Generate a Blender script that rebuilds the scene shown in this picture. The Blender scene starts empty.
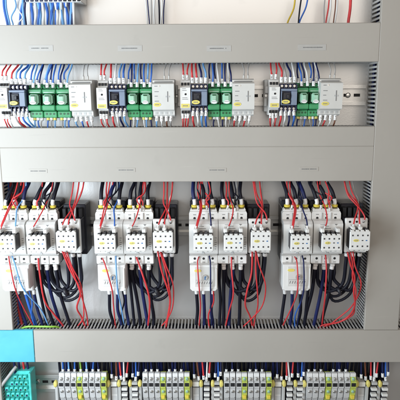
import bpy, math, random
from mathutils import Vector
random.seed(7)
scn = bpy.context.scene
COL = scn.collection

# ------------------------------------------------------------------ camera
F_PX, PITCH, YAW, ROLL = 553.9, 0.18862, -0.0120, -0.00544
CAM = Vector((0.03437, -1.0, 0.17945))
_fw = Vector((math.sin(YAW)*math.cos(PITCH), math.cos(YAW)*math.cos(PITCH), -math.sin(PITCH)))
_r = Vector((math.cos(YAW), -math.sin(YAW), 0)); _u = _r.cross(_fw)
RT = _r*math.cos(ROLL)+_u*math.sin(ROLL); UP = -_r*math.sin(ROLL)+_u*math.cos(ROLL)
def at(px, py, Y):
    """point of the real panel that was measured at photo pixel px,py, at depth Y in front of the plate"""
    d = _fw + RT*((px-200)/F_PX) + UP*((200-py)/F_PX)
    return CAM + d*((Y-CAM.y)/d.y)
def zz(py, Y, px=200): return at(px, py, Y).z
def xx(px, py, Y): return at(px, py, Y).x

cd = bpy.data.cameras.new('camera'); cam = bpy.data.objects.new('camera', cd); COL.objects.link(cam)
from mathutils import Matrix
cam.matrix_world = Matrix(((RT.x, UP.x, -_fw.x, CAM.x), (RT.y, UP.y, -_fw.y, CAM.y), (RT.z, UP.z, -_fw.z, CAM.z), (0, 0, 0, 1)))
cd.sensor_width = 36; cd.lens = 36*F_PX/400; cd.clip_start = 0.01; cd.clip_end = 100
scn.camera = cam

# ------------------------------------------------------------------ materials
def mat(name, col, rough=0.45, metal=0.0, var=0.06, scale=40, bump=0.02, coat=0.0, bscale=600, spec=0.5):
    m = bpy.data.materials.new(name); m.use_nodes = True
    nt = m.node_tree; b = nt.nodes['Principled BSDF']
    b.inputs['Roughness'].default_value = rough; b.inputs['Metallic'].default_value = metal
    b.inputs['Specular IOR Level'].default_value = spec
    b.inputs['Coat Weight'].default_value = coat
    tc = nt.nodes.new('ShaderNodeTexCoord')
    oi = nt.nodes.new('ShaderNodeObjectInfo')
    add = nt.nodes.new('ShaderNodeVectorMath'); add.operation = 'ADD'
    nt.links.new(tc.outputs['Object'], add.inputs[0]); nt.links.new(oi.outputs['Location'], add.inputs[1])
    n = nt.nodes.new('ShaderNodeTexNoise'); n.inputs['Scale'].default_value = scale; n.inputs['Detail'].default_value = 5
    nt.links.new(add.outputs[0], n.inputs['Vector'])
    mr = nt.nodes.new('ShaderNodeMapRange')
    mr.inputs['From Min'].default_value = 0.3; mr.inputs['From Max'].default_value = 0.7
    mr.inputs['To Min'].default_value = 1-var; mr.inputs['To Max'].default_value = 1+var
    nt.links.new(n.outputs['Fac'], mr.inputs['Value'])
    mx = nt.nodes.new('ShaderNodeVectorMath'); mx.operation = 'SCALE'
    mx.inputs[0].default_value = col[:3]
    nt.links.new(mr.outputs['Result'], mx.inputs['Scale'])
    nt.links.new(mx.outputs[0], b.inputs['Base Color'])
    n2 = nt.nodes.new('ShaderNodeTexNoise'); n2.inputs['Scale'].default_value = bscale; n2.inputs['Detail'].default_value = 3
    nt.links.new(add.outputs[0], n2.inputs['Vector'])
    bp = nt.nodes.new('ShaderNodeBump'); bp.inputs['Strength'].default_value = bump*10; bp.inputs['Distance'].default_value = 0.0004
    nt.links.new(n2.outputs['Fac'], bp.inputs['Height']); nt.links.new(bp.outputs[0], b.inputs['Normal'])
    rr = nt.nodes.new('ShaderNodeMapRange')
    rr.inputs['To Min'].default_value = max(0.05, rough-0.1); rr.inputs['To Max'].default_value = min(1, rough+0.1)
    nt.links.new(n.outputs['Fac'], rr.inputs['Value']); nt.links.new(rr.outputs[0], b.inputs['Roughness'])
    return m
M = {
 'panel':  mat('painted_plate', (0.70,0.69,0.675), 0.36, 0.55, 0.05, 9, 0.02, bscale=350),
 'duct':   mat('grey_pvc', (0.43,0.402,0.362), 0.42, 0, 0.04, 7, 0.02, bscale=160),
 'finger': mat('grey_pvc_rib', (0.50,0.49,0.475), 0.5, 0, 0.05, 60),
 'cyan':   mat('cyan_film', (0.10,0.47,0.60), 0.3, 0, 0.05, 25, 0.03, coat=0.3, bscale=120),
 'white':  mat('white_plastic', (0.80,0.79,0.765), 0.4, 0, 0.035, 70, 0.01),
 'ivory':  mat('light_grey_plastic', (0.66,0.65,0.62), 0.42, 0, 0.035, 70, 0.01),
 'shade':  mat('pale_grey_plastic', (0.50,0.50,0.49), 0.45, 0, 0.04, 70),
 'black':  mat('black_plastic', (0.018,0.018,0.026), 0.4, 0, 0.2, 90),
 'hole':   mat('recess_black', (0.012,0.012,0.014), 0.7),
 'navy':   mat('navy_plastic', (0.022,0.028,0.075), 0.38, 0, 0.15, 90),
 'slate':  mat('slate_plastic', (0.20,0.25,0.34), 0.4, 0, 0.08, 90),
 'green':  mat('green_plastic', (0.05,0.30,0.12), 0.36, 0, 0.12, 90),
 'dkgreen':mat('dark_green_plastic', (0.012,0.085,0.03), 0.4, 0, 0.12, 90),
 'clear':  mat('milky_green_plastic', (0.33,0.58,0.42), 0.16, 0, 0.10, 120, coat=0.5),
 'teal':   mat('turquoise_plastic', (0.08,0.58,0.53), 0.36, 0, 0.12, 90),
 'yellow': mat('yellow_sticker', (0.78,0.66,0.16), 0.5, 0, 0.08, 150),
 'pyellow':mat('pale_yellow_plastic', (0.72,0.62,0.17), 0.42, 0, 0.08, 120),
 'ring':   mat('yellow_ring', (0.78,0.62,0.08), 0.4, 0, 0.08, 120),
 'pe':     mat('green_yellow_plastic', (0.50,0.58,0.12), 0.4, 0, 0.10, 200),
 'grey':   mat('grey_terminal_plastic', (0.58,0.58,0.58), 0.42, 0, 0.06, 120),
 'ink':    mat('dark_ink', (0.05,0.05,0.055), 0.7),
 'ink2':   mat('grey_ink', (0.22,0.22,0.22), 0.7),
 'blueink':mat('blue_dial', (0.03,0.16,0.42), 0.4),
 'paper':  mat('white_sticker', (0.455,0.44,0.415), 0.5, 0, 0.04, 90),
 'zinc':   mat('zinc_rail', (0.70,0.69,0.67), 0.36, 0.75, 0.06, 60, 0.02),
 'steel':  mat('screw_steel', (0.62,0.61,0.59), 0.3, 0.9, 0.1, 200),
 'w_black':mat('black_wire', (0.007,0.0075,0.016), 0.5, 0, 0.2, 60, spec=0.3),
 'w_navy': mat('navy_wire', (0.011,0.017,0.085), 0.45, 0, 0.2, 60, spec=0.35),
 'w_blue': mat('blue_wire', (0.03,0.13,0.50), 0.4, 0, 0.12, 60),
 'w_sky':  mat('light_blue_wire', (0.16,0.38,0.72), 0.4, 0, 0.12, 60),
 'w_red':  mat('red_wire', (0.62,0.04,0.045), 0.38, 0, 0.12, 60),
 'w_white':mat('white_wire', (0.76,0.76,0.75), 0.4, 0, 0.05, 60),
 'w_grey': mat('grey_wire', (0.36,0.35,0.34), 0.4, 0, 0.08, 60),
 'w_yellow':mat('yellow_wire', (0.65,0.45,0.03), 0.4, 0, 0.08, 60),
 'w_green':mat('green_yellow_wire', (0.25,0.48,0.06), 0.4, 0, 0.15, 60),
 'w_brown':mat('brown_wire', (0.17,0.06,0.03), 0.4, 0, 0.15, 60),
 'sleeve': mat('white_sleeve', (0.84,0.83,0.82), 0.4, 0, 0.04, 90),
}
def scuffs(m):
    nt=m.node_tree; b=nt.nodes['Principled BSDF']; base=b.inputs['Base Color'].links[0].from_socket
    tc=nt.nodes.new('ShaderNodeTexCoord'); out=base
    for rot,scl,lo,hi,dark in ((.5,(9,9,260),.70,.76,.90),(-.9,(12,12,330),.71,.77,1.08),(0,(26,26,26),.66,.80,.93)):
        mp=nt.nodes.new('ShaderNodeMapping'); mp.inputs['Rotation'].default_value=(0,rot,0); mp.inputs['Scale'].default_value=scl
        nt.links.new(tc.outputs['Object'],mp.inputs['Vector'])
        n=nt.nodes.new('ShaderNodeTexNoise'); n.inputs['Scale'].default_value=1; n.inputs['Detail'].default_value=4
        nt.links.new(mp.outputs[0],n.inputs['Vector'])
        r=nt.nodes.new('ShaderNodeMapRange'); r.inputs['From Min'].default_value=lo; r.inputs['From Max'].default_value=hi
        r.inputs['To Min'].default_value=1; r.inputs['To Max'].default_value=dark; nt.links.new(n.outputs['Fac'],r.inputs['Value'])
        v=nt.nodes.new('ShaderNodeVectorMath'); v.operation='SCALE'; nt.links.new(out,v.inputs[0]); nt.links.new(r.outputs[0],v.inputs['Scale']); out=v.outputs[0]
    nt.links.new(out,b.inputs['Base Color'])
scuffs(M['duct']); scuffs(M['panel'])
CNAME = {'w_black':'black','w_navy':'navy blue','w_blue':'blue','w_sky':'light blue','w_red':'red','w_white':'white',
         'w_grey':'grey','w_yellow':'yellow','w_green':'green-yellow','w_brown':'brown'}

# ------------------------------------------------------------------ mesh builder
class MB:
    def __init__(s): s.v=[]; s.f=[]; s.m=[]; s.sm=[]; s.mats=[]
    def mi(s, m):
        m = M[m]
        if m not in s.mats: s.mats.append(m)
        return s.mats.index(m)
    def add(s, vs, fs, m, smooth=False):
        o=len(s.v); k=s.mi(m); s.v += [tuple(v) for v in vs]
        for f in fs: s.f.append(tuple(i+o for i in f)); s.m.append(k); s.sm.append(smooth)
        return s
    def box(s, x0,x1,y0,y1,z0,z1, m, b=0.0):
        """box with chamfered edges"""
        if x0>x1:x0,x1=x1,x0
        if y0>y1:y0,y1=y1,y0
        if z0>z1:z0,z1=z1,z0
        b=min(b,(x1-x0)*.45,(y1-y0)*.45,(z1-z0)*.45)
        if b<=0:
            vs=[(x,y,z) for x in(x0,x1) for y in(y0,y1) for z in(z0,z1)]
            return s.add(vs,[(0,1,3,2),(4,6,7,5),(0,4,5,1),(2,3,7,6),(0,2,6,4),(1,5,7,3)],m)
        vs=[];idx={}
        for i,x in enumerate((x0,x1)):
            for j,y in enumerate((y0,y1)):
                for k,z in enumerate((z0,z1)):
                    sx,sy,sz=(1-2*i)*b,(1-2*j)*b,(1-2*k)*b
                    idx[i,j,k,0]=len(vs); vs.append((x,y+sy,z+sz))
                    idx[i,j,k,1]=len(vs); vs.append((x+sx,y,z+sz))
                    idx[i,j,k,2]=len(vs); vs.append((x+sx,y+sy,z))
        fs=[]
        for i in(0,1):
            q=[idx[i,0,0,0],idx[i,1,0,0],idx[i,1,1,0],idx[i,0,1,0]]; fs.append(q if i else q[::-1])
            q=[idx[0,i,0,1],idx[1,i,0,1],idx[1,i,1,1],idx[0,i,1,1]]; fs.append(q[::-1] if i else q)
            q=[idx[0,0,i,2],idx[1,0,i,2],idx[1,1,i,2],idx[0,1,i,2]]; fs.append(q if i else q[::-1])
            for j in(0,1):
                q=[idx[i,j,0,0],idx[i,j,0,1],idx[i,j,1,1],idx[i,j,1,0]]; fs.append(q[::-1] if i==j else q)
                q=[idx[i,0,j,0],idx[i,0,j,2],idx[i,1,j,2],idx[i,1,j,0]]; fs.append(q if i==j else q[::-1])
                q=[idx[0,i,j,1],idx[0,i,j,2],idx[1,i,j,2],idx[1,i,j,1]]; fs.append(q[::-1] if i==j else q)
                for k in(0,1):
                    q=[idx[i,j,k,0],idx[i,j,k,1],idx[i,j,k,2]]; fs.append(q if (i+j+k)%2 else q[::-1])
        return s.add(vs,fs,m)
    def prism(s, poly, y0, y1, m, axis='y', b=0.0):
        """polygon extruded: poly=(x,z) along y, or (y,z) along x"""
        n=len(poly)
        if axis=='y': vs=[(p[0],y,p[1]) for y in(y0,y1) for p in poly]
        else: vs=[(y,p[0],p[1]) for y in(y0,y1) for p in poly]
        fs=[tuple(range(n)),tuple(range(2*n-1,n-1,-1))]+[(i,i+n,(i+1)%n+n,(i+1)%n) for i in range(n)]
        return s.add(vs,fs,m)
    def disc(s, x,z,r,y0,y1,m,n=14,sx=1.0,sz=1.0,dome=0.0):
        vs=[(x+sx*r*math.cos(2*math.pi*i/n),y,z+sz*r*math.sin(2*math.pi*i/n)) for y in(y0,y1) for i in range(n)]
        fs=[(i,(i+1)%n,(i+1)%n+n,i+n) for i in range(n)]
        if dome:
            r2=.6; vs+=[(x+sx*r*r2*math.cos(2*math.pi*i/n),y1-dome,z+sz*r*r2*math.sin(2*math.pi*i/n)) for i in range(n)]
            fs+=[(i+n,(i+1)%n+n,(i+1)%n+2*n,i+2*n) for i in range(n)]+[tuple(range(2*n,3*n))]
        else: fs.append(tuple(range(n,2*n)))
        return s.add(vs,fs,m,bool(dome))
    def tube(s, pts, r, m, n=8, cap=True, r_end=None):
        P=[Vector(p) for p in pts]; vs=[];fs=[]
        t0=(P[1]-P[0]).normalized(); a=Vector((0,1,0)) if abs(t0.y)<.9 else Vector((1,0,0))
        nrm=(a-t0*a.dot(t0)).normalized()
        for i,p in enumerate(P):
            t=(P[min(i+1,len(P)-1)]-P[max(i-1,0)]).normalized()
            nrm=(nrm-t*nrm.dot(t)).normalized(); bn=t.cross(nrm)
            rr=r if r_end is None else r+(r_end-r)*i/(len(P)-1)
            for k in range(n):
                c=2*math.pi*k/n; vs.append(p+nrm*rr*math.cos(c)+bn*rr*math.sin(c))
        for i in range(len(P)-1):
            for k in range(n): fs.append((i*n+k,i*n+(k+1)%n,(i+1)*n+(k+1)%n,(i+1)*n+k))
        if cap: fs+= [tuple(range(n-1,-1,-1)),tuple(range((len(P)-1)*n,len(P)*n))]
        return s.add(vs,fs,m,True)
    def build(s, name, parent=None, kind=None):
        me=bpy.data.meshes.new(name); me.from_pydata(s.v,[],s.f)
        for m in s.mats: me.materials.append(m)
        me.polygons.foreach_set('material_index',s.m); me.polygons.foreach_set('use_smooth',s.sm); me.update()
        import bmesh
        bm=bmesh.new(); bm.from_mesh(me); bmesh.ops.recalc_face_normals(bm,faces=bm.faces); bm.to_mesh(me); bm.free()
        o=bpy.data.objects.new(name,me); COL.objects.link(o)
        if parent: o.parent=parent
        if kind: o['kind']=kind
        return o
def tag(o,label,cat,group=None):
    o['label']=label; o['category']=cat
    if group: o['group']=group
    return o
def empty(name,loc):
    o=bpy.data.objects.new(name,None); o.empty_display_size=.02; COL.objects.link(o); o.location=loc; return o
def copy_tree(o,parent=None):
    c=o.copy(); COL.objects.link(c)
    if parent: c.parent=parent
    for ch in list(o.children): copy_tree(ch,c)
    return c
def smooth_path(pts,k=6):
    P=[Vector(p) for p in pts]; Q=[P[0]*2-P[1]]+P+[P[-1]*2-P[-2]]; out=[]
    for i in range(1,len(Q)-2):
        a,b,c,d=Q[i-1],Q[i],Q[i+1],Q[i+2]
        for j in range(k):
            t=j/k
            out.append(.5*((2*b)+(c-a)*t+(2*a-5*b+4*c-d)*t*t+(3*b-a-3*c+d)*t**3))
    out.append(P[-1]); return out
def sub(p,q,a,b): return Vector(p).lerp(Vector(q),a),Vector(p).lerp(Vector(q),b)

wr=random.Random(77)
def wire(pts,colour,r,label,group,end=None,start=None,ring=False,flen=.009,cat='wire',fr=1.45,ecol='sleeve'):
    """one wire; end/start True puts a sleeve (ferrule) on that end"""
    pts=[Vector(p) for p in pts]
    if len(pts)>3:                                       # hand-laid: small kinks
        for q in range(1,len(pts)-2):
            j=min(.0016,(pts[q+1]-pts[q]).length*.10); pts[q]=pts[q]+Vector((wr.uniform(-j,j),wr.uniform(-j,j)*.4,wr.uniform(-j,j)))
    path=smooth_path(pts)
    o=MB().tube(path,r,colour).build(cat.replace(' ','_'))
    tag(o,label,cat,group)
    def fer(path):
        L=0; acc=[path[0]]
        for a,b in zip(path,path[1:]):
            d=(b-a).length
            if L+d>=flen: acc.append(a.lerp(b,(flen-L)/d)); break
            acc.append(b); L+=d
        mb=MB(); mb.tube(acc,r*fr,ecol,10)
        if r<.0025 and ecol=='sleeve':
            a,b=acc[0],acc[-1]; d=(b-a).normalized()
            for t in wr.sample((.2,.34,.48,.62,.76),wr.choice((1,2,2,3))):
                c=a.lerp(b,t); x=wr.uniform(-.4,.4)*r*fr
                mb.box(c.x+x-r*.5,c.x+x+r*.5,c.y-r*fr*1.03,c.y-r*fr*.6,c.z-.00035,c.z+.00035,'ink2')
        mb.build('ferrule',o)
        if ring:
            p,q=acc[0],acc[1]; d=(q-p).normalized()
            MB().tube([p-d*.0005-Vector((0,0,.004)),p-Vector((0,0,.0005))],r*1.7,'ring',12).build('marker_ring',o)
    if end: fer(path[::-1])
    if start: fer(path)
    return o

# ------------------------------------------------------------------ setting
DF=-0.060          # front face of the ducts
XR,XL=.3185,-.3185
Z1T,Z1B,ZMT,ZMS,ZMB,ZBT,ZBB=.29165,.23116,.12415,.09162,.03274,-.24099,-.30189
pl=MB(); pl.box(-1.2,1.2,0,.003,-.9,1.0,'panel'); pl.build('back_panel',kind='structure')

# ------------------------------------------------------------------ wiring ducts
def fingers_h(mb,x0,x1,z,pitch,side):
    """slotted horizontal wall at height z: ribs reaching from the plate to the cover"""
    n=int((x1-x0)/pitch); t=.0016
    za,zb=(z-t,z) if side>0 else (z,z+t)
    mb.box(x0,x1,-.004,-.0005,za,zb,'finger')
    for i in range(n):
        c=x0+(i+.5)*pitch
        mb.box(c-pitch*.215,c+pitch*.215,DF+.007,-.0035,za,zb,'finger')
    mb.box(x0,x1,DF+.003,DF+.0065,za,zb,'finger')
def fingers_v(mb,z0,z1,x,pitch,side,frac=.22):
    n=int((z1-z0)/pitch); t=.0016
    xa,xb=(x,x+t) if side>0 else (x-t,x)
    mb.box(xa,xb,-.003,-.0005,z0,z1,'finger')
    for i in range(n):
        c=z0+(i+.5)*pitch
        mb.box(xa,xb,DF+.0055,-.0025,c-pitch*frac,c+pitch*frac,'finger')
    mb.box(xa,xb,DF+.003,DF+.0055,z0,z1,'finger')
def bundle(mb,horizontal,a,b,c0,c1,seed):
    rnd=random.Random(seed)
    k=int((c1-c0)/.0065)
    for j in range(3):
        for i in range(k):
            c=c0+(i+.5)*(c1-c0)/k; y=-.012-.014*j
            pts=[]
            for s in range(7):
                t=a+(b-a)*s/6; q=c+rnd.uniform(-.002,.002); yy=y+rnd.uniform(-.003,.003)
                pts.append((t,yy,q) if horizontal else (q,yy,t))
            mb.tube(pts,.0028,rnd.choice(['w_black','w_black','w_black','w_black','w_navy']),6)
def hduct(x0,x1,z0,z1,label,seed,top=True,bottom=True,pitch=.0062,pieces=None):
    e=empty('wiring_duct',((x0+x1)/2,0,z0)); ox,oz=(x0+x1)/2,z0
    mb=MB(); mb.box(x0-ox,x1-ox,-.0022,-.0004,.0018,z1-z0-.0018,'duct')
    if top: fingers_h(mb,x0-ox,x1-ox,z1-z0,pitch,1)
    if bottom: fingers_h(mb,x0-ox,x1-ox,0,pitch,-1)
    mb.build('slotted_channel',e)
    b=MB(); bundle(b,True,x0-ox+.003,x1-ox-.003,.006,z1-z0-.0045,seed); b.build('cable_bundle',e)
    for (a,c,m,nm) in (pieces or [(x0,x1,'duct','cover')]):
        cv=MB()
        cv.box(a-ox,c-ox,DF,DF+.0022,-.0006,z1-z0+.0006,m,.0009)
        cv.box(a-ox,c-ox,DF+.0023,DF+.0075,z1-z0-.0001,z1-z0+.0009,m,0)
        cv.box(a-ox,c-ox,DF+.0023,DF+.0075,-.0009,.0001,m,0)
        cv.build(nm,e)
    tag(e,label,'wiring duct','grey wiring ducts on the panel'); return e
def vduct(x0,x1,z0,z1,label,seed,right,zsplit=None,pz0=None,pz1=None):
    e=empty('wiring_duct',((x0+x1)/2,0,z0)); ox=(x0+x1)/2
    mb=MB(); mb.box(x0-ox+.0018,x1-ox-.0018,-.0022,-.0004,0,z1-z0,'duct')
    for xs,sd in ((x0-ox,1),(x1-ox,-1)):
        if zsplit is None: fingers_v(mb,0,z1-z0,xs,.0062,sd)
        else:
            fingers_v(mb,0,zsplit-z0,xs,.0060,sd); fingers_v(mb,zsplit-z0,z1-z0,xs,.0071,sd,.24)
    mb.build('slotted_channel',e)
    b=MB(); bundle(b,False,.003,z1-z0-.003,x0-ox+.0045,x1-ox-.0045,seed); b.build('cable_bundle',e)
    cv=MB(); cv.box(x0-ox-.0006,x1-ox+.0006,DF,DF+.0022,0,z1-z0,'duct',.0009); 
    cv.box(x0-ox-.0009,x0-ox+.0001,DF+.0023,DF+.0065,0,z1-z0,'duct'); cv.box(x1-ox-.0001,x1-ox+.0009,DF+.0023,DF+.0065,0,z1-z0,'duct')
    cv.build('cover',e)
    tag(e,label,'wiring duct','grey wiring ducts on the panel'); return e
RW=xx(398.6,320,DF)-XR
top_d=hduct(XL-.06,XR-.0006,Z1B,Z1T,'grey duct with four small label stickers, topmost horizontal duct',1)
mid_a=hduct(XL-.06,XR-.0006,ZMS+.0006,ZMT,'narrow grey horizontal duct without labels, just under the relay row',2,bottom=False)
mid_b=hduct(XL+.0006,XR-.0006,ZMB,ZMS-.0006,'grey horizontal duct with faint labels just above the contactors',3,top=False)
xcy=xx(34,345,DF)
bot_d=hduct(XL-.10,XR+.10,ZBB,ZBT,'grey horizontal duct below the contactors with a cyan left end',4,
   pieces=[(XL-.10,xcy-.0004,'cyan','end_cover'),(xcy+.0004,XR+.10,'duct','cover')])
vr=vduct(XR,XR+RW,ZBT+.0012,.62,'tall grey vertical duct along the right edge of the panel',5,True,zsplit=ZMS)
vl=vduct(XL-RW,XL,ZBT+.0012,ZMS-.0008,'grey vertical duct left of the leftmost contactors',6,False)
vl2=vduct(xx(-1,365,DF)-RW,xx(-1,365,DF),-.62,ZBB-.0012,'short vertical duct under the cyan cover at bottom left',8,False)
# stickers on covers
def sticker(duct,px,py,w,h,marks,faint=False):
    p=at(px,py,DF-.0002)-Vector(duct.location)
    mb=MB(); y=DF-.0003
    if not faint: mb.box(p.x-w/2,p.x+w/2,y-.0002,y+.0003,p.z-h/2,p.z+h/2,'paper',.0)
    else: mb.box(p.x-w/2,p.x+w/2,y-.0002,y+.0003,p.z-h/2,p.z+h/2,'duct',.0)
    for a,b in marks:
        x=p.x-w/2+a*w
        while x<p.x-w/2+b*w-.0004:                       # small unreadable letters
            lw=random.uniform(.0007,.0013); hh=random.uniform(.0010,.0017)
            mb.box(x,x+lw,y-.0005,y-.0002,p.z-hh/2,p.z+hh/2,'ink2'); x+=lw+.0003
    mb.build('label_sticker',duct)
for px,py,mk in ((41,48.2,[(.1,.42),(.5,.8)]),(130,48.3,[(.15,.8)]),(219,48.4,[(.12,.68),(.76,.8)]),(312,47.4,[(.18,.85)])):
    sticker(top_d,px,py,.046 if px>300 else .040,.0095,mk)
for px,py in ((38,171),(126,170),(217,170),(309,169)):
    sticker(mid_b,px,py,.032,.007,[(.1,.5),(.55,.9)],True)

# ------------------------------------------------------------------ mounting rails
def rail(x0,x1,z,label,step=.018):
    e=empty('mounting_rail',((x0+x1)/2,0,z)); h=.0175; L=(x1-x0)/2
    mb=MB(); mb.box(-L,L,-.0012,-.0002,-.0125,.0125,'zinc')
    for s in(1,-1):
        mb.box(-L,L,-.0078,-.0013,s*.0115,s*.0125,'zinc'); mb.box(-L,L,-.0086,-.0078,s*.0116,s*h,'zinc')
    mb.build('rail_profile',e)
    sl=MB(); n=int(2*L/step)
    for i in range(n):
        c=-L+(i+.5)*step; sl.box(c-.0055,c+.0055,-.0015,-.0012,-.0026,.0026,'hole',.0)
        
    sl.build('slot_row',e)
    for c in(-L+.03,-L*.3,L*.35,L-.03): MB().disc(c,0,.0045,-.0016,-.0036,'steel',14,dome=.0006).build('fixing_screw',e)
    tag(e,label,'mounting rail','mounting rails'); return e
ZB=zz(96,-.01); ZC=zz(226,-.01); ZD=zz(384,-.01)
rail(XL+.012-.05,XR-.004,ZB,'metal mounting rail behind the upper relay row')
rail(XL+.004,XR-.004,ZC,'metal mounting rail behind the contactors')
rail(XL+.01-.02,XR+.03,ZD,'metal mounting rail behind the bottom terminal blocks')

# ------------------------------------------------------------------ upper row devices
def dev_x(l,r,py,Y): a=xx(l,py,Y); b=xx(r,py,Y); return (a+b)/2,(b-a)
# local helper: z at photo row py for depth Y relative to rail height
def zr(py,Y,z0): return zz(py,Y)-z0

def make_slim_relay():
    e=empty('slim_power_unit',(0,0,ZB)); w=.0176; h=w/2; Y=-.058
    mb=MB(); zt,zb=zr(80,-.05,ZB),zr(115.5,-.05,ZB)
    prof=[(-.006,zb),(-.040,zb),(-.046,zb+.012),(Y+.001,zb+.0125),(Y,zb+.0135),(Y,zt-.0125),(Y+.001,zt-.0115),(-.046,zt-.011),(-.040,zt),(-.006,zt)]
    mb.prism(prof,-h+.0003,h-.0003,'white',axis='x'); mb.build('housing',e)
    for s,z in((1,zt-.006),(-1,zb+.006)):
        for c in(-.0052,0,.0052):
            MB().box(c-.0017,c+.0017,-.0475,-.040,z-.0022,z+.0022,'hole').build('terminal_recess',e)
    MB().disc(.0005,zr(94,Y,ZB),.0017,Y+.001,Y-.0006,'hole').build('indicator',e)
    t=MB(); z=zr(105.5,Y,ZB); t.box(-h+.0018,h-.0018,Y-.0005,Y+.0005,z-.0032,z+.0032,'yellow')
    for i in range(4): t.box(-.004+i*.0022,-.0028+i*.0022,Y-.0007,Y-.0005,z-.0012,z+.0012,'ink2')
    t.build('yellow_sticker',e)
    t=MB()
    for i,py in enumerate((88.5,90.2,97.5,99)): 
        z=zr(py,Y,ZB); t.box(-.005,.001+.0012*i,Y-.0003,Y+.0003,z-.0004,z+.0004,'ink2')
    t.build('printed_lines',e)
    return e
def make_breaker():
    e=empty('control_relay',(0,0,ZB)); w=.0300; h=w/2; Y=-.060
    zt,zb=zr(84,-.045,ZB),zr(112,-.045,ZB)
    mb=MB(); mb.box(-h,h,-.044,-.006,zb,zt,'navy',.0012)
    a,b=zr(88.5,Y,ZB),zr(106,Y,ZB)
    mb.box(-h+.0004,h-.0004,-.054,-.0435,b,a,'navy',.0012)
    for s in range(5):                                   # ribs between the terminals
        x=-h+.001+s*(w-.002)/4; mb.box(x-.0008,x+.0008,-.050,-.0435,zb+.0006,b-.0002,'navy'); mb.box(x-.0008,x+.0008,-.050,-.0435,a+.0002,zt-.0006,'navy')
    mb.build('housing',e)
    f=MB(); f.box(-h+.002,h-.0015,Y,-.0535,a-.0045,a-.001,'slate',.0006); f.box(h-.011,h-.0015,Y,-.0535,b+.001,a-.0047,'slate',.0006)
    f.box(-h+.002,h-.0113,Y,-.0535,b+.001,b+.0022,'slate',.0004); f.box(-h+.002,-h+.0034,Y,-.0535,b+.0024,a-.0047,'slate',.0004)
    f.build('front_frame',e)
    k=MB(); k.box(-h+.005,h-.0125,-.058,-.0535,b+.010,a-.007,'black',.0008); k.box(-.004,.001,-.063,-.0575,b+.012,a-.010,'black',.0008); k.build('switch_lever',e)
    z=zr(102,Y,ZB); t=MB(); t.disc(-h+.0095,z,.0055,-.0535,Y-.002,'yellow',16,1.25,.62)
    for i in range(3): t.box(-h+.006+i*.0025,-h+.0075+i*.0025,Y-.0022,Y-.002,z-.001,z+.001,'ink2')
    t.build('yellow_sticker',e)
    for s in range(4):
        x=-h+.0047+s*(w-.002)/4
        for z in((zt+a)/2,(zb+b)/2): MB().disc(x,z,.0021,-.044,-.0458,'steel',10).build('terminal_screw',e)
    return e
def make_green():
    e=empty('green_relay',(0,0,ZB)); w=.0212; h=w/2
    zt,zb=zr(83,-.04,ZB),zr(117.5,-.04,ZB)
    mb=MB(); g=.0004
    mb.box(-h+g,h-g,-.030,-.006,zb,zt,'green',.001)
    z1,z2=zr(88,-.042,ZB),zr(93,-.045,ZB); z3,z4=zr(104,-.05,ZB),zr(110,-.05,ZB)
    mb.box(-h+g,h-g,-.040,-.0295,z1,zt-.002,'green',.0012)
    mb.box(-h+g,h-g,-.046,-.0295,z2,z1-.0008,'green',.0012)
    mb.box(-h+g,h-g,-.052,-.0295,z4,z3,'green',.0018)
    mb.box(-h+g,h-g,-.042,-.0295,zb+.001,z4-.0008,'green',.0012)
    for c in(-.0062,0,.0062): mb.box(c-.0026,c+.0026,-.0425,-.0395,z1+.002,zt-.003,'green',.0008)
    mb.build('socket_base',e)
    for c in(-.0062,0,.0062):
        MB().disc(c,(z1+zt)/2,.0016,-.0424,-.0429,'hole',8).build('terminal_screw',e)
        MB().disc(c*.9,(z4+zb)/2+.001,.0018,-.0418,-.0424,'dkgreen',8).build('terminal_screw',e)
    c=MB(); c.box(-.0072,.0072,-.056,-.029,z3+.0005,z2-.0006,'clear',.0028)
    c.box(-.0045,.0045,-.0595,-.0555,z3+.003,z2-.0025,'clear',.0018); c.build('relay_cover',e)
    t=MB(); t.disc(0,zr(102,-.058,ZB),.0048,-.0555,-.0602,'sleeve',16,1,.62); t.build('label_plate',e)
    z=zr(95.2,-.0595,ZB); t=MB(); t.box(-.0030,.0030,-.0600,-.0590,z-.0008,z+.0014,'dkgreen',.0003); t.build('status_flag',e)
    t=MB()
    for q in range(4): t.box(-.0036+q*.002,-.0024+q*.002,-.0604,-.0601,zr(101.6,-.058,ZB)-.0006,zr(101.6,-.058,ZB)+.0006,'ink2')
    t.build('printed_marks',e)
    c=MB(); 
    for s in(1,-1): c.box(s*.0077,s*.0092,-.05,-.0295,z3+.0005,z2-.0012,'dkgreen',.0005)
    c.build('retaining_clip',e)
    t=MB(); t.box(-.008,.008,-.0466,-.0457,z2+.0015,z2+.0032,'clear',.0002); t.build('marker_strip',e)
    for q in range(4): MB().box(-.0078+q*.0042,-.0050+q*.0042,-.0405,-.0395,z1+.0004,z1+.0018,'dkgreen',.0002).build('wire_slot',e)
    return e
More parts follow.
